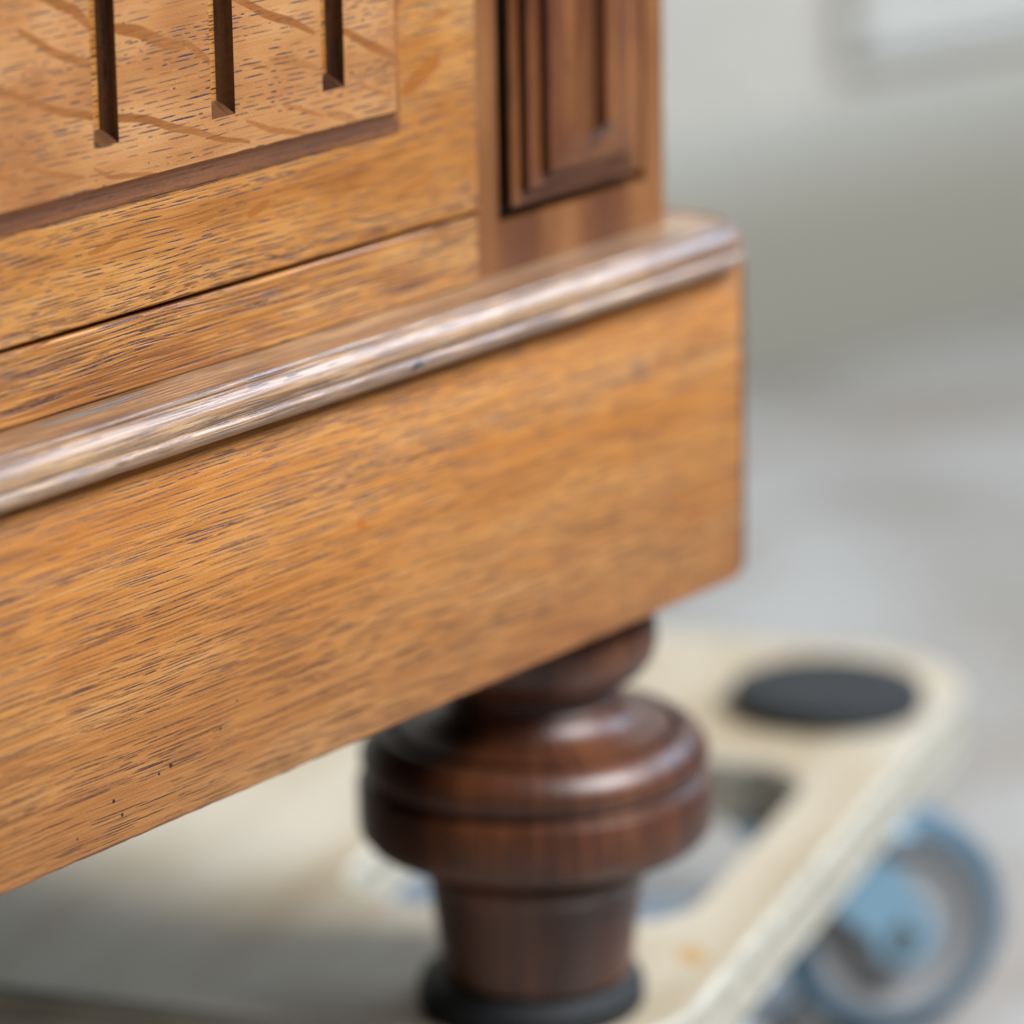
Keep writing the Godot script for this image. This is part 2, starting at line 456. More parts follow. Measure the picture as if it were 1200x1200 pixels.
func _box(s: SurfaceTool, lo: Vector3, hi: Vector3, b: float, upright := false) -> void:
	# a box with chamfered edges
	var c := (lo + hi) * 0.5
	var e := (hi - lo) * 0.5
	var at := func(sg: Vector3, axis: int) -> Vector3:      # corner, pulled in along the two other axes
		var q := Vector3(e.x - b, e.y - b, e.z - b)
		q[axis] = e[axis]
		return c + q * sg
	for axis in 3:
		for d in [-1.0, 1.0]:
			var u := (axis + 1) % 3
			var v := (axis + 2) % 3
			var pts := []
			for k in [[-1, -1], [1, -1], [1, 1], [-1, 1]]:
				var sg := Vector3.ONE
				sg[axis] = d
				sg[u] = k[0]
				sg[v] = k[1]
				pts.append(at.call(sg, axis))
			var n := Vector3.ZERO
			n[axis] = d
			_flat(s, pts, n, upright)
			if b > 0.0:
				for d2 in [-1.0, 1.0]:       # the edge between this face and that of axis u
					var ends := []
					for w in [-1.0, 1.0]:
						var sg := Vector3.ONE
						sg[axis] = d
						sg[u] = d2
						sg[v] = w
						ends.append([at.call(sg, axis), at.call(sg, u)])
					var m := Vector3.ZERO
					m[axis] = d
					m[u] = d2
					_flat(s, [ends[0][0], ends[0][1], ends[1][1], ends[1][0]], m, upright)
	if b > 0.0:
		for x in [-1.0, 1.0]:
			for y in [-1.0, 1.0]:
				for z in [-1.0, 1.0]:
					var sg := Vector3(x, y, z)
					_flat(s, [at.call(sg, 0), at.call(sg, 1), at.call(sg, 2)], sg, upright)


func _profile_normals(prof: Array, sharp_deg: float) -> Array:
	# for each segment of an open profile of Vector2(out, up): the normals at its two ends
	var seg := []
	for i in prof.size() - 1:
		var d: Vector2 = (prof[i + 1] - prof[i]).normalized()
		seg.append(Vector2(-d.y, d.x))
	var res := []
	for i in seg.size():
		var a: Vector2 = seg[i]
		var b: Vector2 = seg[i]
		if i > 0 and absf(seg[i].angle_to(seg[i - 1])) < deg_to_rad(sharp_deg):
			a = (seg[i] + seg[i - 1]).normalized()
		if i < seg.size() - 1 and absf(seg[i].angle_to(seg[i + 1])) < deg_to_rad(sharp_deg):
			b = (seg[i] + seg[i + 1]).normalized()
		res.append([a, b])
	return res


func _sweep(s: SurfaceTool, path: Array, prof: Array, sharp := 38.0, v0 := 0.0) -> void:
	# path: [place, outward, length so far]; prof: Vector2(out, up) listed from below to above, outside on the right
	var pn := _profile_normals(prof, sharp)
	var run := [v0]
	for i in range(1, prof.size()):
		run.append(run[i - 1] + prof[i].distance_to(prof[i - 1]))
	var total: float = run[prof.size() - 1]
	for j in path.size() - 1:
		var a = path[j]
		var b = path[j + 1]
		for i in prof.size() - 1:
			var p := []
			var n := []
			var t := []
			for q in [[a, i, 0], [b, i, 0], [b, i + 1, 1], [a, i + 1, 1]]:
				var pr: Vector2 = prof[q[1]]
				var no: Vector2 = -pn[i][q[2]]
				p.append(q[0][0] + q[0][1] * pr.x + Vector3.UP * pr.y)
				n.append((q[0][1] * no.x + Vector3.UP * no.y).normalized())
				t.append(Vector2(q[0][2], total - run[q[1]]))
			_quad(s, p, n, t)


func _lathe(s: SurfaceTool, prof: Array, seg: int, sharp := 40.0) -> void:
	# prof: Vector2(radius, height) from below to above
	var pn := _profile_normals(prof, sharp)
	for j in seg:
		for i in prof.size() - 1:
			var p := []
			var n := []
			var t := []
			for q in [[j, i, 0], [j + 1, i, 0], [j + 1, i + 1, 1], [j, i + 1, 1]]:
				var ang: float = TAU * q[0] / seg
				var dir := Vector3(cos(ang), 0, sin(ang))
				var pr: Vector2 = prof[q[1]]
				var no: Vector2 = -pn[i][q[2]]
				p.append(dir * pr.x + Vector3.UP * pr.y)
				n.append((dir * no.x + Vector3.UP * no.y).normalized())
				t.append(Vector2(-pr.y, ang * 0.0408))
			_quad(s, p, n, t)


func _mesh(called: String, s: SurfaceTool, mat: Material, parent: Node = null) -> MeshInstance3D:
	var o := MeshInstance3D.new()
	o.name = called
	o.mesh = s.commit()
	o.material_override = mat
	(parent if parent else self).add_child(o, true)
	return o


func _numbered(called: String, parent: Node) -> String:
	if not parent.has_node(called):
		return called
	var k := 1
	while parent.has_node("%s_%03d" % [called, k]):
		k += 1
	return "%s_%03d" % [called, k]


func _part(called: String, s: SurfaceTool, mat: Material, parent: Node) -> MeshInstance3D:
	return _mesh(_numbered(called, parent), s, mat, parent)


func _thing(called: String, label: String, category: String, at: Vector3) -> Node3D:
	var o := Node3D.new()
	o.name = called
	o.position = at
	o.set_meta("label", label)
	o.set_meta("category", category)
	add_child(o)
	return o


# ------------------------------------------------------------------ setting

func _setting() -> void:
	var s := _st()
	var q := [Vector3(-4, FLOOR_Y, 4), Vector3(4, FLOOR_Y, 4), Vector3(4, FLOOR_Y, -4), Vector3(-4, FLOOR_Y, -4)]
	_quad(s, q, [Vector3.UP, Vector3.UP, Vector3.UP, Vector3.UP], q.map(func(v): return Vector2(v.x, v.z)))
	var fl := _mesh("floor", s, M.floor)
	fl.set_meta("kind", "structure")
	fl.set_meta("label", "blue-grey mottled stone floor under the dolly")

	# added pale sheet, standing in for the bright floor seen through the dolly opening
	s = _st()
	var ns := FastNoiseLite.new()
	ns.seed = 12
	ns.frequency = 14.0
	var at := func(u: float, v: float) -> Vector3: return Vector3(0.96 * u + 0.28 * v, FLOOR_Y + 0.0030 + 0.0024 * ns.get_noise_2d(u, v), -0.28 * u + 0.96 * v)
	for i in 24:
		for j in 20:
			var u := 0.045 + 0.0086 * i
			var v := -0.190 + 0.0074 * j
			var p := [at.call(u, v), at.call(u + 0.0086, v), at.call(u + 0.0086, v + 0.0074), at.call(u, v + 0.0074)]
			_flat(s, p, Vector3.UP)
	var sheet := _mesh("added_bright_sheet", s, _plain(Color(0.72, 0.80, 0.88), 0.6))
	sheet.set_meta("label", "added pale blue sheet standing in for bright floor seen through the opening of the dolly")
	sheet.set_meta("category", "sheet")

	# back wall, turned 13 degrees
	var wall := Node3D.new()
	wall.name = "wall"
	wall.set_meta("kind", "structure")
	wall.set_meta("label", "pale grey painted wall with a skirting board behind the cabinet")
	wall.position = Vector3(0.93, FLOOR_Y, -0.47)
	wall.rotation.y = -deg_to_rad(13.0)
	add_child(wall)
	s = _st()
	_box(s, Vector3(-3.0, 0.0, -0.12), Vector3(2.2, 2.4, -0.012), 0.002)
	_mesh("plaster", s, M.wall, wall)
	s = _st()
	var prof := [Vector2(0.006, 0.001), Vector2(0.006, 0.066), Vector2(0.004, 0.078), Vector2(-0.002, 0.092), Vector2(-0.0095, 0.110), Vector2(-0.0125, 0.112)]
	_sweep(s, [[Vector3(-3.0, 0, 0), Vector3(0, 0, 1), 0.0], [Vector3(2.2, 0, 0), Vector3(0, 0, 1), 5.2]], prof)
	_mesh("skirting_board", s, M.skirting, wall)
	# raised panel on the wall: four mouldings round a field
	var x0 := -0.085
	var x1 := 0.72
	var y0 := 0.128
	var y1 := 1.5
	for r in [[x0, y0, x1, y0 + 0.018], [x0, y1 - 0.018, x1, y1], [x0, y0 + 0.0181, x0 + 0.018, y1 - 0.0181], [x1 - 0.018, y0 + 0.0181, x1, y1 - 0.0181]]:
		s = _st()
		_box(s, Vector3(r[0], r[1], -0.0125), Vector3(r[2], r[3], -0.002), 0.004)
		_part("panel_moulding", s, M.panel_paint, wall)


# ------------------------------------------------------------------ cabinet

func _plinth_path(front_z: float, side_x: float, rx: float, rz: float, n: int) -> Array:
	# along the front from the left, round the corner, back along the right side
	var path := []
	var length := LEFT_X
	var corner := Vector3(side_x - rx, 0, front_z - rz)
	path.append([Vector3(LEFT_X, 0, front_z), Vector3(0, 0, 1), length])
	length = corner.x
	var last := Vector3(corner.x, 0, front_z)
	for k in n + 1:
		var a := PI / 2 * k / n
		var p := corner + Vector3(sin(a) * rx, 0, cos(a) * rz)
		length += p.distance_to(last)
		last = p
		path.append([p, Vector3(sin(a) * rz, 0, cos(a) * rx).normalized(), length])
	path.append([Vector3(side_x, 0, BACK_Z), Vector3(1, 0, 0), length + last.distance_to(Vector3(side_x, 0, BACK_Z))])
	return path


func _cabinet() -> void:
	cabinet = _thing("oak_cabinet", "old oak cabinet with fluted drawer front, moulded plinth and dark turned foot on a dolly", "cabinet", Vector3.ZERO)
	_plinth()
	_drawer_and_rail()
	_fluted_panel()
	_pilaster()
	_foot(Vector3(-0.035, 0, -0.035))
	# sides and inside of the body above the plinth
	var s := _st()
	_box(s, Vector3(-0.0335, 0.0842, BACK_Z + 0.01), Vector3(-0.0132, TOP_Y, -0.0345), 0.0006, true)
	_mesh("side_panel", s, M.pilaster, cabinet)
	s = _st()
	_box(s, Vector3(LEFT_X, 0.0842, BACK_Z + 0.012), Vector3(-0.0345, TOP_Y - 0.001, -0.0352), 0.0)
	_mesh("carcass", s, M.pilaster_dark, cabinet)


func _plinth() -> void:
	var s := _st()
	# lower arris slightly rounded and worn
	var prof := [Vector2(-0.02, 0.0001), Vector2(-0.0012, 0.0), Vector2(-0.0004, 0.0003), Vector2(0.0, 0.0011), Vector2(0.0, 0.0738), Vector2(-0.0006, 0.0745), Vector2(-0.02, 0.0746)]
	var path := _plinth_path(0.0, 0.0034, 0.0042, 0.0036, 10)
	# the straight front is cut into short lengths so that its lower edge can be a little uneven
	var fine := []
	for k in [3, 2, 1]:                 # where the grain is mirrored, left of the picture
		fine.append([Vector3(-0.25 - 0.246 * k, 0, 0), Vector3(0, 0, 1), -0.25 - 0.246 * k])
	var n := 120
	for k in n:
		var x := lerpf(-0.25, -0.0008, float(k) / n) if k < 96 else lerpf(lerpf(-0.25, -0.0008, 96.0 / 120.0), -0.0008, pow((k - 96) / 24.0, 0.4))
		fine.append([Vector3(x, 0, 0), Vector3(0, 0, 1), x])
	var whole := [path[0]] + fine + path.slice(1)
	_sweep_uneven(s, whole, prof)
	_mesh("plinth_board", s, M.plinth, cabinet)
	s = _st()
	_box(s, Vector3(LEFT_X, 0.0003, BACK_Z), Vector3(-0.0202, 0.0743, -0.0202), 0.0)
	_mesh("plinth_frame", s, M.dark, cabinet)

	# moulding on top of it
	var mp := [Vector2(-0.0046, 0.0738), Vector2(-0.0028, 0.0739), Vector2(-0.0014, 0.0745), Vector2(-0.0004, 0.0754), Vector2(0.0001, 0.0761), Vector2(0.0003, 0.0768), Vector2(0.0001, 0.0775), Vector2(-0.0004, 0.0778), Vector2(-0.0008, 0.0781),
		Vector2(-0.0004, 0.0787), Vector2(-0.0003, 0.0797), Vector2(-0.0007, 0.0809), Vector2(-0.0013, 0.0820), Vector2(-0.0020, 0.0828), Vector2(-0.0028, 0.0832),
		Vector2(-0.0027, 0.0838), Vector2(-0.0030, 0.0843), Vector2(-0.0035, 0.0845), Vector2(-0.0040, 0.0843), Vector2(-0.0042, 0.0840), Vector2(-0.0065, 0.0840)]
	var mpath := _plinth_path(0.0045, 0.0024, 0.012, 0.0140, 14)
	s = _st()
	_sweep(s, mpath, mp, 50.0)
	# flat top, from the inner line of the sweep back to the body
	var inner := []
	for q in mpath:
		inner.append(q[0] + q[1] * -0.0065 + Vector3.UP * 0.0840)
	for k in inner.size() - 1:
		var a: Vector3 = inner[k]
		var b: Vector3 = inner[k + 1]
		var on_front: bool = mpath[k + 1][1].z > 0.7
		var c := Vector3(minf(b.x, -0.03), 0.084, -0.03) if on_front else Vector3(-0.03, 0.084, minf(b.z, -0.03))
		var d := Vector3(minf(a.x, -0.03), 0.084, -0.03) if mpath[k][1].z > 0.7 else Vector3(-0.03, 0.084, minf(a.z, -0.03))
		var pts := [a, b, c, d]
		_quad(s, pts, [Vector3.UP, Vector3.UP, Vector3.UP, Vector3.UP], pts.map(func(v): return Vector2(v.x, -v.z + 0.015)))
	_mesh("plinth_moulding", s, M.moulding, cabinet)


func _sweep_uneven(s: SurfaceTool, path: Array, prof: Array) -> void:
	var n := FastNoiseLite.new()
	n.seed = 4
	n.frequency = 90.0
	n.fractal_octaves = 3
	for j in path.size() - 1:
		var two := [path[j], path[j + 1]]
		var lift := []
		for q in two:
			var knocked := 1.0 - clampf(absf(q[2] - 0.0020) / 0.0065, 0.0, 1.0)
			lift.append(Vector3(0, 0.0002 * n.get_noise_1d(q[2]) + 0.0030 * knocked * knocked, 0))
		var pn := _profile_normals(prof, 60.0)
		for i in prof.size() - 1:
			var p := []
			var no := []
			var t := []
			for c in [[0, i, 0], [1, i, 0], [1, i + 1, 1], [0, i + 1, 1]]:
				var q = two[c[0]]
				var pr: Vector2 = prof[c[1]]
				var pt: Vector3 = q[0] + q[1] * pr.x + Vector3.UP * pr.y
				if c[1] <= 3:
					pt += lift[c[0]] + q[1] * (-0.0005 * absf(n.get_noise_1d(q[2] + 3.0)))
				var nn: Vector2 = -pn[i][c[2]]
				p.append(pt)
				no.append((q[1] * nn.x + Vector3.UP * nn.y).normalized())
				var u: float = minf(q[2], 0.25)
				if u < -0.004:
					u = -0.004 - pingpong(-u - 0.004, 0.246)
				t.append(Vector2(u, -pt.y + minf(0.0, pr.x) * 0.5))
			_quad(s, p, no, t)


func _drawer_and_rail() -> void:
	var s := _st()
	_box(s, Vector3(LEFT_X, 0.0994, -0.034), Vector3(-0.0846, TOP_Y - 0.002, FACE_Z), 0.0005)
	_mesh("drawer_front", s, M.drawer, cabinet)
	s = _st()
	_box(s, Vector3(LEFT_X, 0.0842, -0.034), Vector3(-0.0848, 0.0984, FACE_Z), 0.0004)
	_mesh("bottom_rail", s, M.rail, cabinet)


func _fluted_panel() -> void:
	# raised panel: flat face with half-round flutes that stop short of its lower edge, sloping edges all round
	var x0 := LEFT_X + 0.03
	var x1 := -0.1172
	var y0 := 0.1262
	var y1 := TOP_Y - 0.03
	var z := PANEL_Z
	var fy := 0.1338
	var half := 0.0036
	var deep := 0.0044
	var centres := []
	var cx := -0.1377
	while cx > x0 + 0.02:
		centres.append(cx)
		cx -= 0.0348
	var s := _st()
	var n := Vector3(0, 0, 1)
	# face below the flutes, then strips between them
	_flat(s, [Vector3(x0, y0, z), Vector3(x1, y0, z), Vector3(x1, fy, z), Vector3(x0, fy, z)], n)
	var right := x1
	for c in centres:
		_flat(s, [Vector3(c + half, fy, z), Vector3(right, fy, z), Vector3(right, y1, z), Vector3(c + half, y1, z)], n)
		right = c - half
	_flat(s, [Vector3(x0, fy, z), Vector3(right, fy, z), Vector3(right, y1, z), Vector3(x0, y1, z)], n)
	var panel := _mesh("fluted_panel", s, M.panel, cabinet)
	# sloping edges with a narrow rounded arris
	s = _st()
	var run := 0.0052
	var base := FACE_Z + 0.00005
	var inner := [Vector2(x0, y0), Vector2(x1, y0), Vector2(x1, y1), Vector2(x0, y1)]
	var side := [Vector2(0, -1), Vector2(1, 0), Vector2(0, 1), Vector2(-1, 0)]
	for k in 4:
		var a: Vector2 = inner[k]
		var b: Vector2 = inner[(k + 1) % 4]
		var o: Vector2 = side[k]
		var along: Vector2 = (b - a).normalized()
		var levels := [[0.0, z], [0.0004, z - 0.0004], [0.0012, z - 0.0014], [0.0024, z - 0.0022], [0.0040, z - 0.0028], [run, z - 0.0031], [run + 0.0001, base]]
		for i in 6:
			var r0: float = levels[i][0]
			var r1: float = levels[i + 1][0]
			var p0 := a + (o - along) * r0
			var p1 := b + (o + along) * r0
			var p2 := b + (o + along) * r1
			var p3 := a + (o - along) * r1
			_flat(s, [Vector3(p0.x, p0.y, levels[i][1]), Vector3(p1.x, p1.y, levels[i][1]), Vector3(p2.x, p2.y, levels[i + 1][1]), Vector3(p3.x, p3.y, levels[i + 1][1])], Vector3(o.x, o.y, 0.4))
	_mesh("bevelled_edge", s, M.bevel, panel)
	# each flute: the concave channel and the little sloping stop at its foot
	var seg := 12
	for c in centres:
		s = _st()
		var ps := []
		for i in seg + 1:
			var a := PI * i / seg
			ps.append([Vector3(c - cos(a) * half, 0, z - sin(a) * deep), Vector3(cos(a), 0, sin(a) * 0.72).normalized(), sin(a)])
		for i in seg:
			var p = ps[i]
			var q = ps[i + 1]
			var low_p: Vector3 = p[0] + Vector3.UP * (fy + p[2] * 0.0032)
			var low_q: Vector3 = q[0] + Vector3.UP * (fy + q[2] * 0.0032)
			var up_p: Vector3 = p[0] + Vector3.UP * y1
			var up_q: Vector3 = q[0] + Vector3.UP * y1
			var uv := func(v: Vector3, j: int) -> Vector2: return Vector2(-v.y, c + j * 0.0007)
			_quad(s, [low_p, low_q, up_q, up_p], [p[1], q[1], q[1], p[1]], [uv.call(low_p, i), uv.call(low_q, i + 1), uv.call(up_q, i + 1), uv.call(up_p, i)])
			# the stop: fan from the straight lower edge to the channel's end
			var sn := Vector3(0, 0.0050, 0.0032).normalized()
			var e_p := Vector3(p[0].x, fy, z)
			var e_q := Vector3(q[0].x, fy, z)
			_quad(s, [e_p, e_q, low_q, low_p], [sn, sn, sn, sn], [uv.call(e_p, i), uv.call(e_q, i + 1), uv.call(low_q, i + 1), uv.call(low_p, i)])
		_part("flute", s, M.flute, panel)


func _step(s: SurfaceTool, sides: SurfaceTool, lo: Vector2, hi: Vector2, z0: float, z1: float, ease := 0.0005) -> void:
	# one raised step of the pilaster's ornament: upright sides, eased edge, flat top
	var levels := [[0.0, z0], [0.0, z1 - ease], [ease * 0.3, z1 - ease * 0.3], [ease, z1]]
	_rings(sides, lo, hi, levels.slice(0, 2))
	_rings(s, lo, hi, levels.slice(1))
	var q := [Vector3(lo.x + ease, lo.y + ease, z1), Vector3(hi.x - ease, lo.y + ease, z1), Vector3(hi.x - ease, hi.y - ease, z1), Vector3(lo.x + ease, hi.y - ease, z1)]
	_flat(s, q, Vector3(0, 0, 1), true)


func _rings(s: SurfaceTool, lo: Vector2, hi: Vector2, levels: Array) -> void:
	for i in levels.size() - 1:
		var a: float = levels[i][0]
		var b: float = levels[i + 1][0]
		var za: float = levels[i][1]
		var zb: float = levels[i + 1][1]
		var p := [Vector3(lo.x + a, lo.y + a, za), Vector3(hi.x - a, lo.y + a, za), Vector3(hi.x - a, hi.y - a, za), Vector3(lo.x + a, hi.y - a, za)]
		var q := [Vector3(lo.x + b, lo.y + b, zb), Vector3(hi.x - b, lo.y + b, zb), Vector3(hi.x - b, hi.y - b, zb), Vector3(lo.x + b, hi.y - b, zb)]
		var dirs := [Vector3(0, -1, 0.01), Vector3(1, 0, 0.01), Vector3(0, 1, 0.01), Vector3(-1, 0, 0.01)]
		for k in 4:
			_flat(s, [p[k], p[(k + 1) % 4], q[(k + 1) % 4], q[k]], dirs[k], true)


func _pilaster() -> void:
	var z := PILASTER_Z
	var l := -0.0842
	var r := -0.0127
	var b := 0.0842
	var t := TOP_Y
	# ornament, seen from the front
	var ol := -0.0762
	var orr := -0.0207
	var ob := 0.0950
	var ot := TOP_Y - 0.03
	var s := _st()
	# the post, with a sunk bed for the ornament
	var mid := (l + r) * 0.5
	var w := 0.0005
	var outer_lo := Vector2(l, b)
	var outer_hi := Vector2(r, t)
	var f := [Vector3(l + w, b, z), Vector3(r - w, b, z), Vector3(r - w, t, z), Vector3(l + w, t, z)]
	var g := [Vector3(ol, ob, z), Vector3(orr, ob, z), Vector3(orr, ot, z), Vector3(ol, ot, z)]
	for k in 4:
		_flat(s, [f[k], f[(k + 1) % 4], g[(k + 1) % 4], g[k]], Vector3(0, 0, 1), true)
	_rings(s, Vector2(ol, ob), Vector2(orr, ot), [[0.0, z], [0.0002, z - 0.0032]])
	for e in [[l, -1.0], [r, 1.0]]:
		var x: float = e[0]
		var d: float = e[1]
		_flat(s, [Vector3(x - d * w, b, z), Vector3(x, b, z - w), Vector3(x, t, z - w), Vector3(x - d * w, t, z)], Vector3(d, 0, 1), true)
		_flat(s, [Vector3(x, b, z - w), Vector3(x, b, -0.034), Vector3(x, t, -0.034), Vector3(x, t, z - w)], Vector3(d, 0, 0), true)
	_flat(s, [Vector3(l, t, z), Vector3(r, t, z), Vector3(r, t, -0.034), Vector3(l, t, -0.034)], Vector3.UP, true)
	var post := _mesh("pilaster", s, M.pilaster, cabinet)
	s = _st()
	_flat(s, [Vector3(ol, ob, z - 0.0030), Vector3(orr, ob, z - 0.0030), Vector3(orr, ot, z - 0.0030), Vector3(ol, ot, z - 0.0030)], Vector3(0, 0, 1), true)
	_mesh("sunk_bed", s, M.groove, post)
	# stepped mouldings, a sloping field and the bar in the middle
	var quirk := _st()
	var i0 := 0.0030
	s = _st()
	_step(s, quirk, Vector2(ol + i0, ob + i0), Vector2(orr - i0, ot - i0), z - 0.0032, z + 0.0015)
	_mesh("outer_moulding", s, M.pilaster_dark, post)
	var i1 := i0 + 0.0034
	s = _st()
	_step(s, quirk, Vector2(ol + i1, ob + i1), Vector2(orr - i1, ot - i1), z + 0.0010, z + 0.0037)
	_mesh("inner_moulding", s, M.pilaster_dark, post)
	var i2 := i1 + 0.0048
	var bar := Vector2(mid - 0.00245, mid + 0.00245)
	var field_low := ob + i1 + 0.0030
	var cove := 0.0056
	var slope := bar.x - cove - (ol + i2)
	s = _st()
	_rings(s, Vector2(ol + i2, field_low), Vector2(orr - i2, ot - i1 - 0.0036), [[0.0, z + 0.0053], [0.0004, z + 0.0057], [slope, z + 0.0070]])
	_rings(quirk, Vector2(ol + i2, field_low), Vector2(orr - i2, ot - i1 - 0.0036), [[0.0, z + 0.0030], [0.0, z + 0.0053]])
	_mesh("sloping_field", s, M.pilaster_dark, post)
	# the bar in the middle grows out of the field in a hollow curve
	s = _st()
	var blo := Vector2(bar.x - cove, 0.1075)
	var bhi := Vector2(bar.y + cove, ot - 0.015)
	var levels := []
	for k in 9:
		var a := PI / 2 * k / 8
		levels.append([cove * sin(a), z + 0.0064 + 0.0042 * (1.0 - cos(a))])
	levels.append([cove + 0.0004, z + 0.0109])
	_rings(s, blo, bhi, levels)
	var e := cove + 0.0004
	_flat(s, [Vector3(blo.x + e, blo.y + e, z + 0.0109), Vector3(bhi.x - e, blo.y + e, z + 0.0109), Vector3(bhi.x - e, bhi.y - e, z + 0.0109), Vector3(blo.x + e, bhi.y - e, z + 0.0109)], Vector3(0, 0, 1), true)
	_mesh("raised_bar", s, M.pilaster_dark, post)
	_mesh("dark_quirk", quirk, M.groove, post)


func _foot(at: Vector3) -> void:
	var p := [[0.1, -92.0], [20.4, -92.0], [21.8, -91.4], [22.3, -89.4], [23.8, -78.0], [24.9, -69.6], [25.3, -67.4], [26.3, -66.2], [26.3, -64.6], [25.1, -63.6], [24.6, -62.6], [24.9, -61.4], [26.6, -60.6], [30.4, -60.1], [35.6, -59.4], [39.2, -58.0], [40.8, -55.8], [41.1, -53.8], [41.1, -44.6], [40.6, -43.8], [39.5, -43.4], [38.6, -42.7], [39.3, -41.6], [40.1, -40.2], [40.4, -38.4], [39.8, -36.2], [38.2, -34.0], [36.2, -32.5], [34.8, -32.1], [33.9, -32.3], [33.2, -34.2], [32.3, -34.2], [31.6, -31.3], [30.6, -31.1], [27.4, -30.6], [24.4, -29.6], [22.1, -28.0], [20.8, -26.0], [20.3, -24.2], [19.6, -23.6], [19.4, -21.2], [20.0, -20.3], [22.6, -19.7], [25.4, -18.2], [27.6, -15.4], [28.6, -11.9], [28.5, -7.6], [27.6, -4.2], [25.6, -1.4], [23.5, -0.2], [0.1, -0.1]]
	var prof := []
	for q in p:
		prof.append(Vector2(q[0], q[1]) * MM)
	var s := _st()
	_lathe(s, prof, 120, 36.0)
	var o := _mesh("turned_foot", s, M.foot, cabinet)
	o.position = at
	o.set_meta("label", "dark walnut-stained turned foot")


# ------------------------------------------------------------------ dolly

func _rounded(lo: Vector2, hi: Vector2, r: float) -> PackedVector2Array:
	var pts := PackedVector2Array()
	var cs := [Vector2(hi.x - r, hi.y - r), Vector2(lo.x + r, hi.y - r), Vector2(lo.x + r, lo.y + r), Vector2(hi.x - r, lo.y + r)]
	for k in 4:
		for i in 11:
			pts.append(cs[k] + Vector2.from_angle(PI / 2 * (k + i / 10.0)) * r)
	return pts


func _reach(loop: PackedVector2Array, c: Vector2, a: float) -> Vector2:
	var far := c + Vector2.from_angle(a) * 2.0
	for i in loop.size():
		var hit = Geometry2D.segment_intersects_segment(c, far, loop[i], loop[(i + 1) % loop.size()])
		if hit != null:
			return hit
	return c


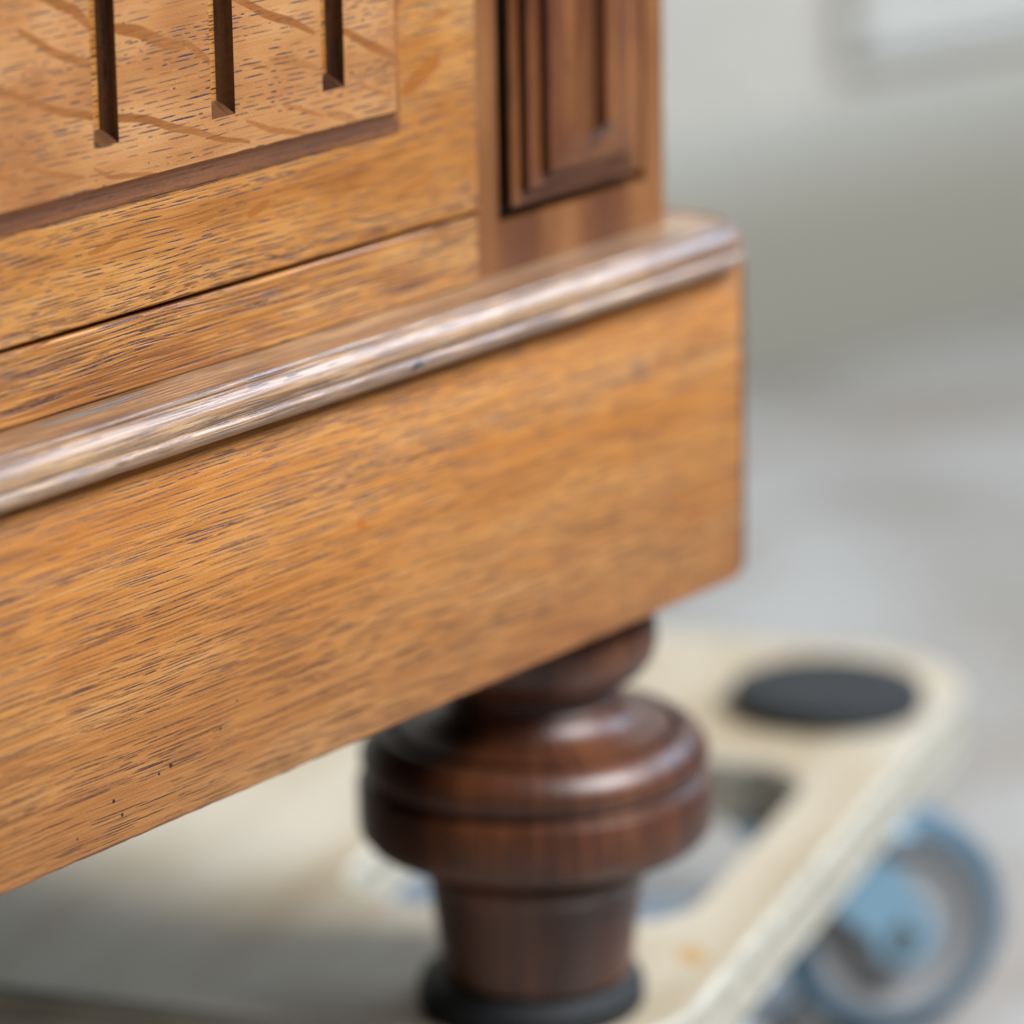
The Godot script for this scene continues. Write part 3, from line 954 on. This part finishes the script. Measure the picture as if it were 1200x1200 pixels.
func _dolly() -> void:
	# its long side runs along (0.96, -0.28) in plan; local x is that way, local z to the right of it (towards the window)
	var d := _thing("furniture_dolly", "pale plywood furniture dolly with black rubber pads and blue castors under the cabinet", "dolly", Vector3(0, FLOOR_Y, 0))
	d.basis = Basis(Vector3(0.96, 0, -0.28).normalized(), Vector3.UP, Vector3(0.28, 0, 0.96).normalized())
	var top := DECK_Y - FLOOR_Y
	var low := top - DECK_THICK
	var lo := Vector2(-0.052, -0.300)
	var hi := Vector2(0.272, -0.0070)
	var e := 0.0012
	var centre := Vector2(0.096, -0.073)
	var hole_lo := Vector2(0.031, -0.119)
	var hole_hi := Vector2(0.161, -0.028)
	var loops := [_rounded(lo + Vector2(e, e), hi - Vector2(e, e), 0.036), _rounded(lo, hi, 0.037), _rounded(hole_lo, hole_hi, 0.022), _rounded(hole_lo - Vector2(e, e), hole_hi + Vector2(e, e), 0.023)]
	var angles := []
	for l in loops:
		for q in l:
			angles.append((q - centre).angle())
	angles.sort()
	var keep := []
	for a in angles:
		if keep.is_empty() or a - keep[keep.size() - 1] > 0.0004:
			keep.append(a)
	var face := _st()
	var edge := _st()
	var at := func(v: Vector2, y: float) -> Vector3: return Vector3(v.x, y, v.y)
	var flat_uv := func(v: Vector3) -> Vector2: return Vector2(v.x, -v.z)
	for i in keep.size():
		var a0: float = keep[i]
		var a1: float = keep[(i + 1) % keep.size()]
		var rings := []
		for l in loops:
			rings.append([_reach(l, centre, a0), _reach(l, centre, a1)])
		var pt := [at.call(rings[3][0], top), at.call(rings[3][1], top), at.call(rings[0][1], top), at.call(rings[0][0], top)]
		_quad(face, pt, [Vector3.UP, Vector3.UP, Vector3.UP, Vector3.UP], pt.map(flat_uv))
		pt = [at.call(rings[2][0], low), at.call(rings[2][1], low), at.call(rings[1][1], low), at.call(rings[1][0], low)]
		_quad(face, pt, [Vector3.DOWN, Vector3.DOWN, Vector3.DOWN, Vector3.DOWN], pt.map(flat_uv))
		for w in [[0, 1, 1.0], [3, 2, -1.0]]:
			var m0: Vector2 = (rings[w[1]][0] + rings[w[1]][1]) * 0.5
			var run: Vector2 = (rings[w[1]][1] - rings[w[1]][0])
			var n2 := Vector2(run.y, -run.x).normalized()
			if n2.dot(m0 - centre) * w[2] < 0.0:
				n2 = -n2
			var n := Vector3(n2.x, 0, n2.y)
			var nb := (n + Vector3.UP).normalized()
			var u0: float = a0 * 0.1
			var u1: float = a1 * 0.1 if a1 > a0 else a0 * 0.1 + 0.001
			pt = [at.call(rings[w[0]][0], top), at.call(rings[w[0]][1], top), at.call(rings[w[1]][1], top - e), at.call(rings[w[1]][0], top - e)]
			_quad(edge, pt, [nb, nb, nb, nb], [Vector2(u0, 0), Vector2(u1, 0), Vector2(u1, e), Vector2(u0, e)])
			pt = [at.call(rings[w[1]][0], top - e), at.call(rings[w[1]][1], top - e), at.call(rings[w[1]][1], low), at.call(rings[w[1]][0], low)]
			_quad(edge, pt, [n, n, n, n], [Vector2(u0, e), Vector2(u1, e), Vector2(u1, DECK_THICK), Vector2(u0, DECK_THICK)])
	var deck := _mesh("plywood_deck", face, M.deck, d)
	_mesh("plywood_edge", edge, M.ply_edge, deck)
	# rubber pads
	var pad := _st()
	var pp := []
	for q in [[26.6, 0.05], [27.0, 0.6], [27.0, 5.0], [26.4, 6.2], [25.0, 6.8], [12.0, 7.0], [0.05, 7.0]]:
		pp.append(Vector2(q[0], q[1]) * MM)
	_lathe(pad, pp, 72, 30.0)
	var pad_mesh := pad.commit()
	var thick := _st()
	pp = []
	for q in [[26.0, 0.05], [26.6, 0.8], [26.6, 4.6], [25.8, 6.8], [23.8, 8.0], [20.0, 8.3], [12.0, 8.4], [0.05, 8.4]]:
		pp.append(Vector2(q[0], q[1]) * MM)
	_lathe(thick, pp, 72, 40.0)
	var thick_mesh := thick.commit()
	for q in [Vector2(0.2140, -0.040), Vector2(-0.0225, -0.0455), Vector2(0.2175, -0.262), Vector2(-0.0215, -0.262)]:
		var o := MeshInstance3D.new()
		o.name = _numbered("rubber_pad", d)
		o.mesh = thick_mesh if q.x < 0.0 and q.y > -0.1 else pad_mesh
		o.material_override = M.rubber
		o.position = Vector3(q.x, top, q.y)
		d.add_child(o, true)
	# castors under the four corners
	var first := _castor(low)
	d.add_child(first)
	first.position = Vector3(0.170, 0, -0.031)
	first.rotation.y = deg_to_rad(-55.0)
	for q in [[Vector3(0.005, 0, -0.031), 150.0], [Vector3(0.222, 0, -0.262), 60.0], [Vector3(0.005, 0, -0.262), -80.0]]:
		var c: Node3D = first.duplicate()
		c.name = _numbered("castor", d)
		d.add_child(c)
		c.position = q[0]
		c.rotation.y = deg_to_rad(q[1])


func _castor(low: float) -> Node3D:
	# local x is the way it rolls, local z its axle; the wheel trails towards +x
	var c := Node3D.new()
	c.name = "castor"
	var r := 0.0320
	var trail := 0.021
	var axle := Vector3(trail, r, 0)
	var s := _st()
	_box(s, Vector3(-0.022, low - 0.003, -0.019), Vector3(0.022, low - 0.0002, 0.019), 0.0008)
	_part("mounting_plate", s, M.fork, c)
	# fork: crown and two tapering arms
	s = _st()
	var prof := []
	for q in [[0.1, 9.0], [15.0, 9.0], [17.0, 7.5], [17.0, 4.5], [14.5, 3.2], [0.1, 3.0]]:
		prof.append(Vector2(q[0] * MM, low - q[1] * MM))
	_lathe(s, prof, 36)
	for side in [-1.0, 1.0]:
		var z0: float = side * 0.0125
		var z1: float = side * 0.0150
		var loop := [Vector2(-0.0155, low - 0.0085), Vector2(0.0165, low - 0.0085)]
		for k in 9:
			var a := deg_to_rad(20.0 - 25.0 * k)
			loop.append(Vector2(axle.x, axle.y) + Vector2.from_angle(a) * 0.0095)
		var mid := Vector2.ZERO
		for q in loop:
			mid += q
		mid /= loop.size()
		for k in loop.size():
			var p: Vector2 = loop[k]
			var q: Vector2 = loop[(k + 1) % loop.size()]
			_flat(s, [Vector3(mid.x, mid.y, z1), Vector3(p.x, p.y, z1), Vector3(q.x, q.y, z1)], Vector3(0, 0, side))
			_flat(s, [Vector3(mid.x, mid.y, z0), Vector3(p.x, p.y, z0), Vector3(q.x, q.y, z0)], Vector3(0, 0, -side))
			var out: Vector2 = (p + q) * 0.5 - mid
			_flat(s, [Vector3(p.x, p.y, z0), Vector3(q.x, q.y, z0), Vector3(q.x, q.y, z1), Vector3(p.x, p.y, z1)], Vector3(out.x, out.y, 0))
	_part("fork", s, M.fork, c)
	# wheel, lathed about the vertical and laid on its side
	s = _st()
	prof = []
	for q in [[24.5, -8.6], [28.5, -9.6], [30.8, -8.6], [31.9, -5.5], [32.0, 0.0], [31.9, 5.5], [30.8, 8.6], [28.5, 9.6], [24.5, 8.6]]:
		prof.append(Vector2(q[0], q[1]) * MM)
	_lathe(s, prof, 64, 50.0)
	var t := _part("tyre", s, M.tyre, c)
	s = _st()
	prof = []
	for q in [[0.1, -9.5], [7.5, -9.5], [8.0, -7.6], [19.5, -6.0], [21.2, -8.4], [24.7, -8.9], [24.7, 8.9], [21.2, 8.4], [19.5, 6.0], [8.0, 7.6], [7.5, 9.5], [0.1, 9.5]]:
		prof.append(Vector2(q[0], q[1]) * MM)
	_lathe(s, prof, 64, 30.0)
	var rim := _part("rim", s, M.rim, c)
	s = _st()
	prof = []
	for q in [[0.1, -17.2], [3.6, -17.2], [4.2, -16.4], [4.2, -15.1], [2.6, -15.05], [2.6, 15.05], [4.2, 15.1], [4.2, 16.4], [3.6, 17.2], [0.1, 17.2]]:
		prof.append(Vector2(q[0], q[1]) * MM)
	_lathe(s, prof, 24, 30.0)
	var bolt := _part("axle_bolt", s, M.bolt, c)
	for o in [t, rim, bolt]:
		o.position = axle
		o.rotation.x = PI / 2
	return c
